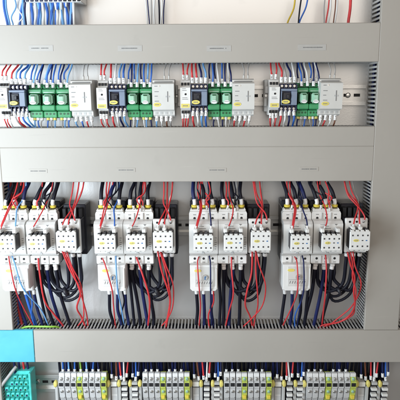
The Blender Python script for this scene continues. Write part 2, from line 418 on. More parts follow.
def make_module():
    e=empty('monitoring_module',(0,0,ZB)); w=.0362; h=w/2; Y=-.066
    zt,zb=zr(79,-.05,ZB),zr(116.5,-.05,ZB)
    mb=MB(); prof=[(-.006,zb),(-.046,zb),(-.052,zb+.003),(-.052,zb+.009),(-.056,zb+.011),(Y+.001,zb+.0115),(Y,zb+.0125),(Y,zt-.0085),(Y+.001,zt-.0075),(-.056,zt-.007),(-.052,zt-.005),(-.052,zt-.002),(-.046,zt),(-.006,zt)]
    mb.prism(prof,-h,h,'ivory',axis='x'); mb.build('housing',e)
    for c in(-.0125,-.0042,.0042,.0125):
        MB().box(c-.0022,c+.0022,-.0525,-.050,zb+.004,zb+.0078,'shade').build('terminal_recess',e)
    MB().box(-h+.003,h-.003,-.0530,-.0515,zt-.0052,zt-.0038,'ink2').build('top_groove',e)
    t=MB(); x=.0075; z=zr(96.5,Y,ZB); t.box(x-.0007,x+.0007,Y-.0005,Y+.0005,z-.0085,z+.0085,'ink2'); t.box(x-.0035,x+.0035,Y-.0004,Y+.0005,z-.0012,z+.0012,'shade'); t.build('adjust_slot',e)
    t=MB()
    for i,py in enumerate((86,91.5,96,101)):
        z=zr(py,Y,ZB); t.box(-h+.004,-h+.009+.002*(i%2),Y-.0003,Y+.0003,z-.0005,z+.0005,'ink2')
    t.disc(-.006,zr(86,Y,ZB),.0012,Y+.0005,Y-.0006,'steel',10); t.build('printed_lines',e)
    t=MB(); z=zr(104.5,Y,ZB); t.disc(-h+.008,z,.006,Y+.0005,Y-.0005,'yellow',18,1.05,.55)
    for i in range(3): t.box(-h+.005+i*.0024,-h+.0064+i*.0024,Y-.0007,Y-.0005,z-.0009,z+.0009,'ink2')
    t.build('yellow_sticker',e)
    return e
def make_stop():
    e=empty('end_stop',(0,0,ZB)); mb=MB()
    mb.box(-.003,.003,-.030,-.006,-.027,.027,'shade',.001); mb.box(-.0038,.0012,-.036,-.0295,-.018,-.004,'shade',.001); mb.box(-.0025,.003,-.036,-.0295,.004,.016,'grey',.001)
    mb.build('body',e); MB().disc(0,0,.0022,-.030,-.0315,'steel',10).build('clamp_screw',e); return e

ORD=['leftmost','second','third','rightmost']
protos={}
def put(kind,maker,x):
    if kind not in protos: o=protos[kind]=maker()
    else: o=copy_tree(protos[kind])
    o.location.x=x; return o
SETS=[dict(slim=(-3,7.5),brk=(7.5,27),gr=[(27,41),(41,55),(55,69)],mod=(69,92)),
      dict(slim=(96.5,107),brk=(107.5,126),gr=[(126,139),(139,152)],mod=(152,174)),
      dict(slim=(180,190.3),brk=(190.5,208),gr=[(208,220.5),(220.5,233)],mod=(233,254)),
      dict(slim=(268.8,280),brk=(280,297.5),gr=[(297.5,309.5),(309.5,321.5)],mod=(321.5,341))]
DW='devices of the upper relay row'
slimx=[];brkx=[];grx=[];modx=[]
for i,S in enumerate(SETS):
    x,w=dev_x(*S['slim'],97,-.058); o=put('slim',make_slim_relay,x); slimx.append(x)
    tag(o,['slim white power unit at the left picture edge, cut off','slim white unit right of the grey end stop and leftmost wide module','slim white unit with one wide sleeve below, third from left','slim white unit with bare rail on its left, rightmost of its kind'][i],'power unit','slim white units in the relay row')
    x,w=dev_x(*S['brk'],97,-.058); o=put('brk',make_breaker,x); brkx.append(x)
    tag(o,['navy control relay beside three green relays, leftmost navy one','navy control relay, second from left in the upper row','navy control relay, third from left in the upper row','navy control relay, rightmost navy one in the upper row'][i],'control relay','navy control relays')
    grx.append([])
    n=len(S['gr'])
    for j,g in enumerate(S['gr']):
        x,w=dev_x(*g,97,-.052); o=put('gr',make_green,x); o.scale.x=w/.0212; grx[-1].append(x)
        if n==3: lb=['green relay beside the leftmost navy relay, first of the trio','green relay in the middle of the trio of green relays','green relay of the trio, against the leftmost wide module'][j]
        else: lb='green plug-in relay, %s of the %s pair from the left'%(['left one','right one'][j],['','first','second','third'][i])
        tag(o,lb,'relay','green plug-in relays')
    x,w=dev_x(*S['mod'],97,-.064); o=put('mod',make_module,x); modx.append(x)
    tag(o,['wide pale module beside the three green relays, leftmost','wide pale module, second from left in the upper row','wide pale module, third from left in the upper row','wide pale module beside the long bare rail end, rightmost'][i],'module','wide pale modules in the relay row')
o=make_stop(); o.location.x=xx(93.5,97,-.03); tag(o,'grey rail end stop between leftmost wide module and second slim unit','end stop','rail end stops in the relay row')
o2=copy_tree(o); o2.location.x=xx(177,97,-.03)-.001; tag(o2,'grey rail end stop left of the third slim white unit','end stop','rail end stops in the relay row')
for c in o2.children:
    c.scale=(.6,.6,.7)
o3=copy_tree(o); o3.location.x=xx(266,97,-.03); tag(o3,'grey rail end stop left of the rightmost slim white unit','end stop','rail end stops in the relay row')

# ---- upper row wires
NTH=['first','second','third','fourth','fifth','sixth','seventh','eighth','ninth','tenth']
def up_wire(x,ztop,y,colour,r,label,grp,sway,flen=.009,fr=1.5,zroot=None,ec='sleeve'):
    zr0=(Z1B+.012) if zroot is None else zroot
    d=zr0-ztop
    wire([(x+sway,-.034,zr0),(x+sway*.9+random.uniform(-.0012,.0012),-.036,zr0-d*.3),(x+sway*.35,y-.003,ztop+d*.38),(x,y,ztop+.004),(x,y,ztop-.001)],
         colour,r,label,grp,end=True,flen=flen,fr=fr,ecol=ec)
def dn_wire(x,zb,y,colour,r,label,grp,sway,flen=.009,fr=1.5,zroot=None,ec='sleeve'):
    zr0=(ZMT-.012) if zroot is None else zroot
    d=zb-zr0
    wire([(x,y,zb+.001),(x,y,zb-.004),(x+sway*.3,y-.002,zb-d*.38),(x+sway*.8+random.uniform(-.001,.001),-.037,zb-d*.7),(x+sway,-.034,zr0)],
         colour,r,label,grp,start=True,flen=flen,fr=fr,ecol=ec)
SW=[.010,.003,-.002,-.005]
for i in range(4):
    s=SW[i]; od=ORD[i]
    for k,(c) in enumerate(['w_red','w_red']):
        up_wire(slimx[i]+(-.003+.0065*k),zz(79,-.045),-.044,c,.0014,'red wire above the %s slim white unit, %s of two'%(od,['left','right'][k]),'wires above slim units',s*.6+.002*k,.009,1.8)
    cols=[['w_red','w_red','w_white'],['w_red','w_white','w_red'],['w_red','w_red','w_red'],['w_red','w_white','w_red']][i]
    for k,c in enumerate(cols):
        dn_wire(slimx[i]+(-.0048+.0048*k),zz(114,-.045),-.044,c,.0012,'%s wire below the %s slim white unit, %s from left'%(CNAME[c],od,NTH[k]),'wires below slim units',(.006,.006,-.001,.001)[i]-.001*k,.009,1.9)
    cols=[['w_red','w_sky','w_blue','w_sky'],['w_red','w_white','w_sky','w_blue'],['w_red','w_red','w_navy','w_sky'],['w_red','w_grey','w_navy','w_white']][i]
    for k,c in enumerate(cols):
        up_wire(brkx[i]-.0113+.0074*k,zz(82.5,-.045),-.047,c,.0017,'%s wire above the %s navy relay, %s from left'%(CNAME[c],od,NTH[k]),'wires above navy relays',s+random.uniform(-.001,.002),.010,1.75)
    cols=[['w_grey','w_red','w_blue','w_sky'],['w_red','w_white','w_navy','w_sky'],['w_red','w_white','w_sky','w_blue'],['w_red','w_white','w_navy','w_blue']][i]
    for k,c in enumerate(cols):
        dn_wire(brkx[i]-.0105+.0072*k,zz(111,-.045),-.047,c,.0016,'%s wire below the %s navy relay, %s from left'%(CNAME[c],od,NTH[k]),'wires below navy relays',(.012,.004,.001,-.002)[i]+random.uniform(-.001,.001),.010,1.7)
    pal=[['w_blue','w_sky','w_blue','w_navy'],['w_blue','w_navy','w_blue','w_sky'],['w_navy','w_blue','w_navy','w_white'],['w_navy','w_blue','w_navy','w_white']][i]
    for j,gx in enumerate(grx[i]):
        nm=('%s green relay of the leftmost trio'%NTH[j]) if i==0 else ('%s green relay of the %s pair'%(['left','right'][j],['','first','second','third'][i]))
        for k in range(4):
            c=pal[(k+j)%4]; n=3
            up_wire(gx+(-.0075+.015*k/n),zz(83+(k%2)*3.2,-.042),-.040-.004*(k%2),c,.0014,'%s wire above %s, %s from left'%(CNAME[c],nm,NTH[k]),'wires above green relays',s*.8+random.uniform(-.002,.003),.0085,1.9)
        for k in range(3):
            c=[['w_sky','w_blue','w_grey'],['w_navy','w_white','w_sky'],['w_grey','w_navy','w_white'],['w_navy','w_grey','w_blue']][i][(k+j)%3]
            dn_wire(gx+(-.006+.006*k),zz(116,-.042),-.036,c,.0013,'%s wire below %s, %s from left'%(CNAME[c],nm,NTH[k]),'wires below green relays',random.uniform(-.003,.004),.0075,2.2,ec=('pyellow' if k==0 or (k==2 and j==1) else 'sleeve'))
    for k in range(2):
        up_wire(modx[i]+.0015+.0075*k,zz(79,-.045),-.042,'w_grey','' or .0009,'thin grey wire above the %s wide pale module, %s one'%(od,['left','right'][k]),'wires above wide modules',(.001,.002,-.001,-.002)[i]+.0015*k,.007,1.7,ec='ivory')
    cols=[['w_sky','w_blue','w_red','w_white'],['w_sky','w_white','w_brown','w_grey'],['w_red','w_white','w_red','w_white'],['w_white','w_red','w_white','w_brown']][i]
    for k,c in enumerate(cols):
        dn_wire(modx[i]-.0125+.0083*k,zz(116,-.045),-.046,c,.0013,'%s wire below the %s wide pale module, %s from left'%(CNAME[c],od,NTH[k]),'wires below wide modules',(.002,-.001,-.003,-.004)[i]+random.uniform(-.001,.001),.010,2.1)

# ------------------------------------------------------------------ top strip: wires going up out of the picture
ztop=zz(-6,-.03); zin=Z1T-.012
def top_wire(pts,c,r,label,fer=False):
    P=[at(px,py,y) for px,py,y in pts]; P.append(Vector((P[-1].x,-.034,zin)))
    wire(P,c,r,label,'wires above the top duct',start=fer,flen=.012,fr=1.5)
seq=[(29,30,'w_white'),(32,33,'w_blue'),(35,35,'w_white'),(38,40,'w_sky'),(40.5,38,'w_blue'),(43,43,'w_white'),(45.5,47,'w_blue'),(48,46.5,'w_white'),(50.5,52,'w_sky'),(53,51,'w_blue'),(55.5,57,'w_white'),(57.5,56,'w_blue'),(60,63,'w_sky'),(62,60,'w_white'),(64.5,68,'w_blue'),(66.5,66,'w_white'),(69,72,'w_navy'),(71,70.5,'w_sky'),(73.5,74,'w_white')]
for k,(a,b,c) in enumerate(seq):
    top_wire([(a,-8,-.035),(a,2,-.035),((a*.4+b*.6)+random.uniform(-.8,.8),14,-.038),(b,24,-.036)],c,.0023,'%s wire dropping from the top left terminal strip, %s from its left'%(CNAME[c],NTH[k] if k<10 else ['eleventh','twelfth','thirteenth','fourteenth','fifteenth','sixteenth','seventeenth','eighteenth','nineteenth'][k-10]),fer=(k%2==0))
for pts,c,r,l in [([(3.5,-6,-.035),(5,8,-.036),(7.5,24,-.036)],'w_blue',.0021,'blue wire at the top left corner, left of a pair'),
    ([(5.5,-6,-.035),(7,8,-.036),(9.5,24,-.036)],'w_sky',.0018,'light blue wire at the top left corner, right of a pair'),
    ([(25,-6,-.035),(21,10,-.036),(20,24,-.036)],'w_blue',.002,'blue wire curving beside a second one, left of the terminal strip'),
    ([(23,-6,-.035),(22.5,8,-.04),(24.5,24,-.038)],'w_sky',.0018,'light blue wire crossing a blue one left of the terminal strip'),
    ([(26,-6,-.035),(24,10,-.038),(26,24,-.036)],'w_navy',.0016,'dark blue wire left of the top terminal strip'),
    ([(147,-6,-.03),(148,10,-.03),(149.5,24,-.034)],'w_navy',.0010,'thin dark wire dropping at top centre, leftmost of four'),
    ([(151,-6,-.03),(151.5,10,-.03),(151.5,24,-.034)],'w_grey',.0010,'thin grey wire dropping at top centre, second of four'),
    ([(158.5,-6,-.03),(158.5,10,-.03),(159.5,24,-.034)],'w_black',.0014,'thicker black wire dropping at top centre, third of four'),
    ([(165,-6,-.03),(164.5,10,-.03),(163.5,24,-.034)],'w_navy',.0010,'thin navy wire dropping at top centre, rightmost of four'),
    ([(154.8,-6,-.028),(154.3,10,-.028),(154.5,24,-.033)],'w_white',.0018,'white wire dropping at top centre among the dark wires'),
    ([(13,-6,-.035),(16,6,-.038),(11,16,-.04),(13,24,-.036)],'w_sky',.0012,'thin light blue wire curling near the top left corner'),
    ([(20,-6,-.03),(17.5,8,-.034),(22,17,-.038),(18,24,-.036)],'w_white',.0013,'thin white wire curling left of the top terminal strip'),
    ([(161.6,-6,-.03),(162,8,-.03),(160.8,24,-.034)],'w_white',.0015,'white wire right of the thicker black wire at top centre'),
    ([(145,-6,-.03),(146,10,-.03),(147.5,24,-.034)],'w_white',.0013,'white wire left of the dark wires at top centre'),
    ([(325.5,-6,-.03),(325,8,-.032),(324.2,22,-.036)],'w_grey',.0010,'thin grey wire left of the thin red wire at top right'),
    ([(295.5,-6,-.035),(293,8,-.035),(287.5,23,-.036)],'w_yellow',.0014,'yellow wire entering the top duct at the right'),
    ([(302,-6,-.035),(300.5,8,-.035),(298.5,22,-.036)],'w_black',.0013,'black wire beside the yellow wire at top right'),
    ([(308.5,-6,-.035),(305.5,8,-.035),(299.5,22,-.036)],'w_blue',.0013,'blue wire beside the black wire at top right'),
    ([(329.5,-6,-.035),(328.5,8,-.035),(326,22,-.036)],'w_red',.0012,'thin red wire at top right, left of the white ones'),
    ([(331,-6,-.035),(330.5,8,-.037),(328.5,22,-.037)],'w_white',.0014,'white wire touching a thin red wire at top right'),
    ([(336,-6,-.035),(335,8,-.035),(333.5,22,-.036)],'w_brown',.0010,'thin brown wire at top right between white wires'),
    ([(337.6,-6,-.035),(336.8,8,-.037),(335.2,22,-.037)],'w_white',.0013,'white wire right of a thin brown wire at top right'),
    ([(350.8,-6,-.035),(350.2,8,-.035),(348.3,22,-.036)],'w_red',.0024,'thick bright red wire near the right duct at the top')]:
    top_wire(pts,c,r,l)
e=empty('terminal_strip',(0,0,0)); x0,x1=xx(26,0,-.04),xx(82,0,-.04); zc=zz(1.4,-.04)
e.location=((x0+x1)/2,0,zc); L=(x1-x0)/2; mb=MB(); mb.box(-L,L,-.046,-.004,0,.045,'white',.001); mb.build('housing',e)
n=12
for k in range(n):
    c=-L+(k+.5)*2*L/n; t=MB(); t.box(c-.0026,c+.0026,-.0475,-.0455,.0006,.010,'navy' if k<8 else 'hole',.0005); t.build('terminal_opening',e)
tag(e,'row of dark terminals cut off by the top edge above the blue wires','terminal strip')

# ------------------------------------------------------------------ contactors
PXM=1/587.0
K1=[11,108.5,203.5,298]; K2=[41,138,232.8,328]; K3=[69.5,164,258.3,356]
def aux_block(e,w,Y,zt,zb,dark_top=True):
    h=w/2
    b=MB(); b.box(-h,h+.0,Y+.0035,-.084,zb,zt,'black',.001)
    for i in range(4):                                  # clip teeth on the top
        c=-h+(i+.5)*w/4; b.box(c-.0022,c+.0022,Y+.006,-.088,zt-.0005,zt+.0035,'black',.0006)
    a=b.build('auxiliary_block',e)
    f=MB(); f.box(-h-.0003,h+.0003,Y,Y+.004,zb-.0005,zt+.0005,'white',.0009)
    for s in(1,-1):
        for i in range(4):
            c=-h+(i+.5)*w/4; zc=zt if s>0 else zb
            f.box(c-.0027,c+.0027,Y+.001,Y+.0105,zc-.0008,zc+s*.0024,'white',.0009)
    f.build('face_plate',a)
    dz=(zt-zb)
    for i in range(4):
        for zf in(.20,.80):
            c=-h+(i+.5)*w/4
            MB().box(c-.00115,c+.00115,Y-.0006,Y+.0005,zb+dz*zf-.0013,zb+dz*zf+.0013,'ink',.0002).build('contact_screw',a)
    t=MB(); zc=zb+dz*.52; t.disc(-h+w*.30,zc,.0044,Y+.0005,Y-.0005,'yellow',18,1.05,.52)
    for i,q in enumerate((-.0026,-.0013,.0003,.0012)): t.box(-h+w*.30+q,-h+w*.30+q+(.0005,.0009,.0005,.0012)[i],Y-.0007,Y-.0004,zc-(.0008,.0008,.0004,.0008)[i],zc+(.0009,.0002,.0009,.0009)[i],'ink2')
    t.build('yellow_sticker',a)
    for i in range(2): MB().box(-h+w*(.58+.2*i),-h+w*(.66+.2*i),Y-.0003,Y+.0003,zc-.0008,zc+.0008,'ink' if i==0 else 'blueink').build('printed_mark',a)
    return a
def make_contactor():
    e=empty('contactor',(0,0,ZC)); w=.0502; h=w/2-.0001
    z=lambda py,Y: zr(py,Y,ZC)
    r=MB(); r.box(-h+.001,h-.001,-.052,-.006,z(262,-.05),z(207.5,-.05),'black',.0015); r.box(-h+.001,h-.001,-.040,-.006,z(208,-.05),z(201.5,-.05),'black',.0015); r.build('rear_housing',e)
    f=MB()
    # terminal shelf with chamfered upper corners
    za,zb=z(211.5,-.064),z(263,-.066)
    f.prism([(-h,z(224,-.064)),(-h,z(213.5,-.064)),(-h+.0016,za),(h-.0016,za),(h,z(213.5,-.064)),(h,z(224,-.064))],-.066,-.0515,'white')
    f.box(-h+.0018,h-.0018,-.0645,-.046,za,za+.0034,'white',.001)
    for c in(-.0155,0,.0155):
        for q in(-.0055,.0055): f.box(c+q-.0009,c+q+.0009,-.0640,-.050,za+.003,za+.0050,'white',.0005)
    # raised centre
    zt=z(222,-.085); zl=z(254.5,-.085)
    f.prism([(-.0645,zt+.001),(-.080,zt),(-.0862,zt-.004),(-.0862,zl+.003),(-.083,zl),(-.0645,zl-.002)],-h+.0004,h-.0004,'white',axis='x')
    f.box(-h+.001,h-.001,-.066,-.0515,z(255,-.066),z(225,-.066),'white',.0008)
    # lower terminal lip
    f.box(-h,h,-.072,-.0515,z(264,-.072),z(255.5,-.072),'white',.0012)
    for c in(-.0105,.0045,.0195): 
        c-=.0045; f.box(c-.0038,c+.0038,-.064,-.0515,z(266.5,-.062),z(263.6,-.062),'white',.001)
    for c in(-.0078,.0072): f.box(c-.0006,c+.0006,-.0735,-.0715,z(263.6,-.072),z(256,-.072),'shade')
    for c in (-.0078,.0078): f.box(c-.0007,c+.0007,-.068,-.0655,z(223,-.066),z(213,-.066),'shade',.0003)
    f.build('front_housing',e)
    for c in(-.0155,0,.0155):
        zc=z(218.3,-.066); MB().disc(c,zc,.0021,-.0655,-.0664,'hole',12).build('terminal_screw',e)
        zc=z(258.6,-.072); MB().disc(c,zc,.0021,-.0715,-.0724,'hole',12).build('terminal_screw',e)
    for c in(-.013,.013):
        t=MB(); zc=z(230.5,-.10); t.box(c-.0036,c+.0036,-.104,-.0855,zc-.0045,zc+.003,'white',.0016); t.build('coil_terminal',e)
    t=MB(); x,zc=.0125,z(222.8,-.0862)-.004; t.prism([(x-.0022,zc+.0012),(x,zc-.0014),(x+.0022,zc+.0012)],-.0870,-.0858,'ink2'); t.build('logo_mark',e); t=MB()
    MB().box(-.014,-.003,-.0866,-.0858,zc-.0003,zc+.0003,'ink2').build('printed_line',e)
    pr=random.Random(5)
    for yy,py in((-.0662,214.8),(-.0722,262.2)):
        t=MB()
        for c in(-.0155,0,.0155):
            zq=z(py,yy); xq=c-.0022
            while xq<c+.002: t.box(xq,xq+.0006,yy-.0002,yy+.0003,zq-.0006,zq+.0006,'ink2'); xq+=.001
        t.build('terminal_numbers',e)
    t=MB()
    for q in range(3):
        zq=z(226.5+2.2*q,-.0862); xq=-.0075
        while xq<.0005+.003*q: 
            lw=pr.uniform(.0005,.0011); t.box(xq,xq+lw,-.0865,-.0858,zq-.0005,zq+.0005,'ink2'); xq+=lw+.0003
    t.build('rating_text',e); t=MB()
    for q in range(6):
        zq=z(238+2.2*q,-.0862); t.box(h-.0062,h-.0062+pr.uniform(.002,.004),-.0865,-.0858,zq-.0004,zq+.0004,'ink2')
    t.build('side_text',e)
    t=MB(); t.disc(-.001,z(253,-.0862),.0022,-.0858,-.0868,'shade',12); t.build('indicator',e)
    aux_block(e,.0322,-.113,z(236.2,-.113),z(251,-.113))
    return e
def make_small_contactor():
    e=empty('small_contactor',(0,0,ZC)); w=.0378; h=w/2
    z=lambda py,Y: zr(py,Y,ZC)
    r=MB(); r.box(-h,h+.002,-.046,-.006,z(254,-.045),z(204,-.045),'black',.0015)
    for i in range(4): 
        c=-h+(i+.5)*w/4; r.box(c-.0032,c+.0032,-.058,-.0455,z(220,-.055),z(208,-.055),'hole',.001)
    r.box(-h,h,-.078,-.0455,z(251,-.07),z(218.5,-.07),'black',.001)
    r.build('rear_housing',e)
    f=MB(); f.box(-h,h,-.084,-.0775,z(252.5,-.08),z(218.5,-.08),'white',.0014)
    f.build('front_housing',e)
    for c in(-.0115,0,.0115): MB().disc(c,z(222.4,-.084),.0019,-.0835,-.0845,'hole',12).build('terminal_screw',e)
    for c in(-.010,.002):
        t=MB(); zc=z(229,-.10); t.box(c-.0036,c+.0036,-.103,-.0836,zc-.004,zc+.003,'white',.0016); t.build('coil_terminal',e)
    aux_block(e,.0330,-.109,z(232.5,-.109),z(250.5,-.109))
    return e
def make_overload():
    e=empty('overload_relay',(0,0,zz(274,-.03))); z0=e.location.z; w=.0475; h=w/2
    z=lambda py,Y: zr(py,Y,z0)
    b=MB(); b.box(-h+.003,h-.002,-.060,-.012,z(289,-.05),z(265,-.05),'white',.002); b.build('rear_housing',e)
    f=MB(); Y=-.086; zt,zb=z(265,Y),z(291,Y)
    f.prism([(-h,zt),(-h,zb+.004),(-h+.004,zb),(h-.004,zb),(h,zb+.004),(h,zt)],Y+.0008,-.0595,'white')
    f.prism([(-h+.0008,zt-.0004),(-h+.0008,zb+.0044),(-h+.0044,zb+.0008),(h-.0044,zb+.0008),(h-.0008,zb+.0044),(h-.0008,zt-.0004)],Y,Y+.0009,'white')
    f.box(-h+.008,h-.0045,Y-.0006,Y+.0002,z(286.5,Y),z(267,Y),'ivory',.0003)
    f.box(h-.0035,h-.0008,Y-.003,Y+.0002,z(288,Y),z(268,Y),'white',.0008)
    f.build('front_housing',e)
    t=MB(); zc=z(270.5,Y); t.disc(-h+.0135,zc,.0055,Y,Y-.0011,'yellow',18,1.1,.5); t.build('yellow_sticker',e)
    t=MB(); zc=z(277,Y); t.disc(.002,zc,.0046,Y,Y-.0030,'paper',18); t.box(.0012,.0028,Y-.0034,Y-.0029,zc-.0038,zc+.002,'blueink'); t.box(.002,.0045,Y-.0034,Y-.0029,zc+.001,zc+.0022,'blueink'); t.build('setting_dial',e)
    t=MB()
    for i in range(7):
        c=-h+.011+i*.0042; t.prism([(c,z(283.8,Y)),(c+.0012,z(283.8,Y)),(c+.0026,z(281.2,Y)),(c+.0014,z(281.2,Y))],Y-.0009,Y-.0004,'ink2')
    t.box(-h+.010,h-.008,Y-.0009,Y-.0004,z(279.9,Y)-.0002,z(279.9,Y)+.0002,'ink2'); t.build('printed_marks',e)
    return e
starter=['leftmost starter','second starter from the left','third starter from the left','rightmost starter']
k1x=[];k2x=[];k3x=[]
for i in range(4):
    x=xx(K1[i],240,-.085); k1x.append(x); o=put('con',make_contactor,x)
    tag(o,'white contactor above the overload relay in the %s'%starter[i],'contactor','large white contactors')
    x2=max(xx(K2[i],240,-.085),x+.0503); k2x.append(x2); o=put('con',make_contactor,x2)
    tag(o,'white contactor, middle one of three in the %s'%starter[i],'contactor','large white contactors')
    x3=max(xx(K3[i],235,-.084),x2+.0447); k3x.append(x3); o=put('small',make_small_contactor,x3)
    tag(o,'smaller dark-bodied contactor on the right end of the %s'%starter[i],'contactor','small contactors')
    o=put('ovl',make_overload,x+(.0035 if i<2 else .0)); tag(o,'white overload relay with blue dial hanging under the %s'%starter[i],'overload relay','overload relays')

# ---- contactor wires
def yb(v): return v
TS=[.009,.004,-.004,-.010]
for i in range(4):
    st=starter[i]; rnd=random.Random(20+i)
    nt=0
    for kx,cn in((k1x[i],'left'),(k2x[i],'middle')):
        for k,c in enumerate((-.0155,0,.0155)):
            x=kx+c; zt=zz(204.6,-.056)
            col=['w_black','w_black','w_navy'][(k+i)%3] if cn=='left' else 'w_black'
            s=TS[i]+rnd.uniform(-.003,.003)
            z0=ZMB+.012; d=z0-zt
            wire([(x+s,-.034,z0),(x+s*.95,-.036,z0-d*.3),(x+s*.35+rnd.uniform(-.002,.002),-.050,zt+d*.42),(x,-.056,zt+.006),(x,-.056,zt)],col,.0033,
                 '%s power wire into the %s contactor top of the %s, %s terminal'%(CNAME[col],cn,st.replace(' from the left',''),['left','centre','right'][k]),'power wires above contactors',end=True,ring=True,flen=.0095,fr=1.05,cat='power wire')
    # control wires above
    def ctl(pts,c,r,l,start=False,end=False):
        wire(pts,c,r,l,'control wires of the starters',end=end,start=start,flen=.007,fr=1.4,cat='control wire')
    z0=ZMB+.012; S=st.replace(' from the left','')
    xk=k1x[i]
    ctl([(xk+TS[i]-.004,-.034,z0),(xk+TS[i]*.8-.006,-.05,zz(192,-.05)),(xk-.006,-.072,zz(207,-.072)),(xk-.0105,-.091,zz(222,-.09)),(xk-.013,-.099,zz(230,-.098))],'w_red',.0012,'red control wire running down to the left contactor of the %s'%S,end=True)
    ctl([(xk+TS[i]+.001,-.034,z0),(xk+TS[i]*.8-.001,-.05,zz(193,-.05)),(xk-.003,-.072,zz(207,-.072)),(xk-.0085,-.092,zz(222,-.09)),(xk-.0122,-.099,zz(230,-.098))],'w_red',.0011,'second red control wire beside the first, left contactor of the %s'%S)
    ctl([(xk+TS[i]+.010,-.034,z0),(xk+TS[i]*.5+.012,-.052,zz(196,-.05)),(xk+.009,-.072,zz(208,-.072)),(xk+.0125,-.090,zz(220,-.09)),(xk+.013,-.099,zz(230,-.098))],['w_sky','w_blue','w_navy','w_navy'][i],.0012,'%s control wire on the right of the left contactor, %s'%(CNAME[['w_sky','w_blue','w_navy','w_navy'][i]],S),end=True)
    xk=k2x[i]
    ctl([(xk+TS[i]*1.6+.002,-.034,z0),(xk+TS[i]*1.2,-.052,zz(193,-.05)),(xk+TS[i]*.4+.001,-.074,zz(208,-.072)),(xk-.004,-.090,zz(221,-.09)),(xk-.011,-.099,zz(230,-.098))],'w_red',.0011,'red control wire to the middle contactor of the %s'%S,end=True)
    ctl([(xk+TS[i]+.012,-.034,z0),(xk+TS[i]*.6+.011,-.045,zz(190,-.045)),(xk+.008,-.060,zz(203,-.06)),(xk+.0085,-.064,zz(210.5,-.062))],'w_grey',.0013,'grey control wire between the black wires, middle contactor of the %s'%S,end=True)
    xk=k3x[i]
    ctl([(xk+TS[i]*1.4-.001,-.034,z0),(xk+TS[i]-.001+.002,-.05,zz(192,-.05)),(xk+.004,-.068,zz(206,-.068)),(xk-.005,-.09,zz(219,-.09)),(xk-.010,-.099,zz(228.5,-.098))],'w_red',.0013,'red control wire to the small contactor of the %s, left one'%S,end=True)
    ctl([(xk+TS[i]*1.4+.008,-.034,z0),(xk+TS[i]+.009,-.05,zz(192,-.05)),(xk+.007,-.068,zz(206,-.068)),(xk+.0025,-.09,zz(219,-.09)),(xk+.002,-.099,zz(228.5,-.098))],'w_red',.0013,'red control wire to the small contactor of the %s, right one'%S,end=True)
    ctl([(xk+TS[i]*1.2+.012,-.034,z0),(xk+TS[i]*.7+.010,-.046,zz(190,-.046)),(xk+.008,-.058,zz(201,-.058)),(xk+.0065,-.070,zz(219,-.070))],'w_white' if i<2 else 'w_grey',.0011,'pale thin wire behind the red ones, small contactor of the %s'%S,end=True)
    # below the overload relay
    zd=ZBT-.012
    ox=k1x[i]+(.0035 if i<2 else 0)
    for k,c in enumerate((-.0145,0,.0155)):
        x=ox+c; y=-.040; z1=zz(289.5,y); s=[.010,.004,.0,-.002][i]+rnd.uniform(-.002,.002)
        col=[['w_navy','w_blue','w_navy'],['w_black','w_navy','w_navy'],['w_black','w_navy','w_navy'],['w_black','w_navy','w_black']][i][k]
        wire([(x,y,z1),(x,y,z1-.010),(x+s*.4+rnd.uniform(-.002,.002),-.036,z1*.5+zd*.5),(x+s,-.033,zd+.016),(x+s,-.032,zd)],col,.0030,
             '%s cable from the overload relay of the %s to the duct, %s one'%(CNAME[col],S,['left','middle','right'][k]),'cables below overload relays',cat='power cable',start=True,flen=.008,fr=1.1)
    # six black wires under the middle contactor: three straight down, three loops to the small one
    for k,c in enumerate((-.015,0,.015)):
        x=k2x[i]+c; y=-.058; z1=zz(266,y); s=[.012,.006,-.003,-.010][i]+rnd.uniform(-.003,.003)
        col='w_black' if k!=1 else 'w_navy'
        wire([(x,y,z1),(x,y,z1-.012),(x+s*.2+rnd.uniform(-.002,.002),-.050,z1*.6+zd*.4),(x+s*.8,-.040,z1*.25+zd*.75),(x+s,-.034,zd+.010),(x+s,-.033,zd)],col,.0032,
             '%s cable from the middle contactor straight down, %s, %s one'%(CNAME[col],S,['left','centre','right'][k]),'cables below middle contactors',cat='power cable',start=True,flen=.006,fr=1.25)
        x3=k3x[i]-.0105+.0112*k; z3=zz(253.5,-.070); zl=zz(292.5-1.6*k,-.055)
        xm=(x+.004+x3)/2+.002*k
        xs=x+.0042
        wire([(xs,y+.004,z1),(xs,y+.003,z1-.014),(xs+.004,-.052,zl+.014),(xm,-.052-.003*k,zl),(x3-.003,-.058,zl+.015),(x3,-.066,z3-.020),(x3,-.070,z3+.001)],'w_black',.0031,
             'black loop wire from the middle to the small contactor, %s, %s one'%(S,['outer','inner','innermost'][k] if False else ['left','centre','right'][k]),'black loops between contactors',cat='loop wire',end=True,flen=.006,fr=1.3)
    tt=MB(); xm=(k2x[i]+k3x[i])/2+.006; zl=zz(291,-.055); tt.tube([(xm-.0022,-.056,zl-.001),(xm+.0022,-.056,zl+.001)],.0088,'black',12)
    o=tt.build('cable_tie'); tag(o,'black cable tie around the loop wires of the %s'%S,'cable tie','cable ties')
    # thin control wires below
    a=k1x[i]
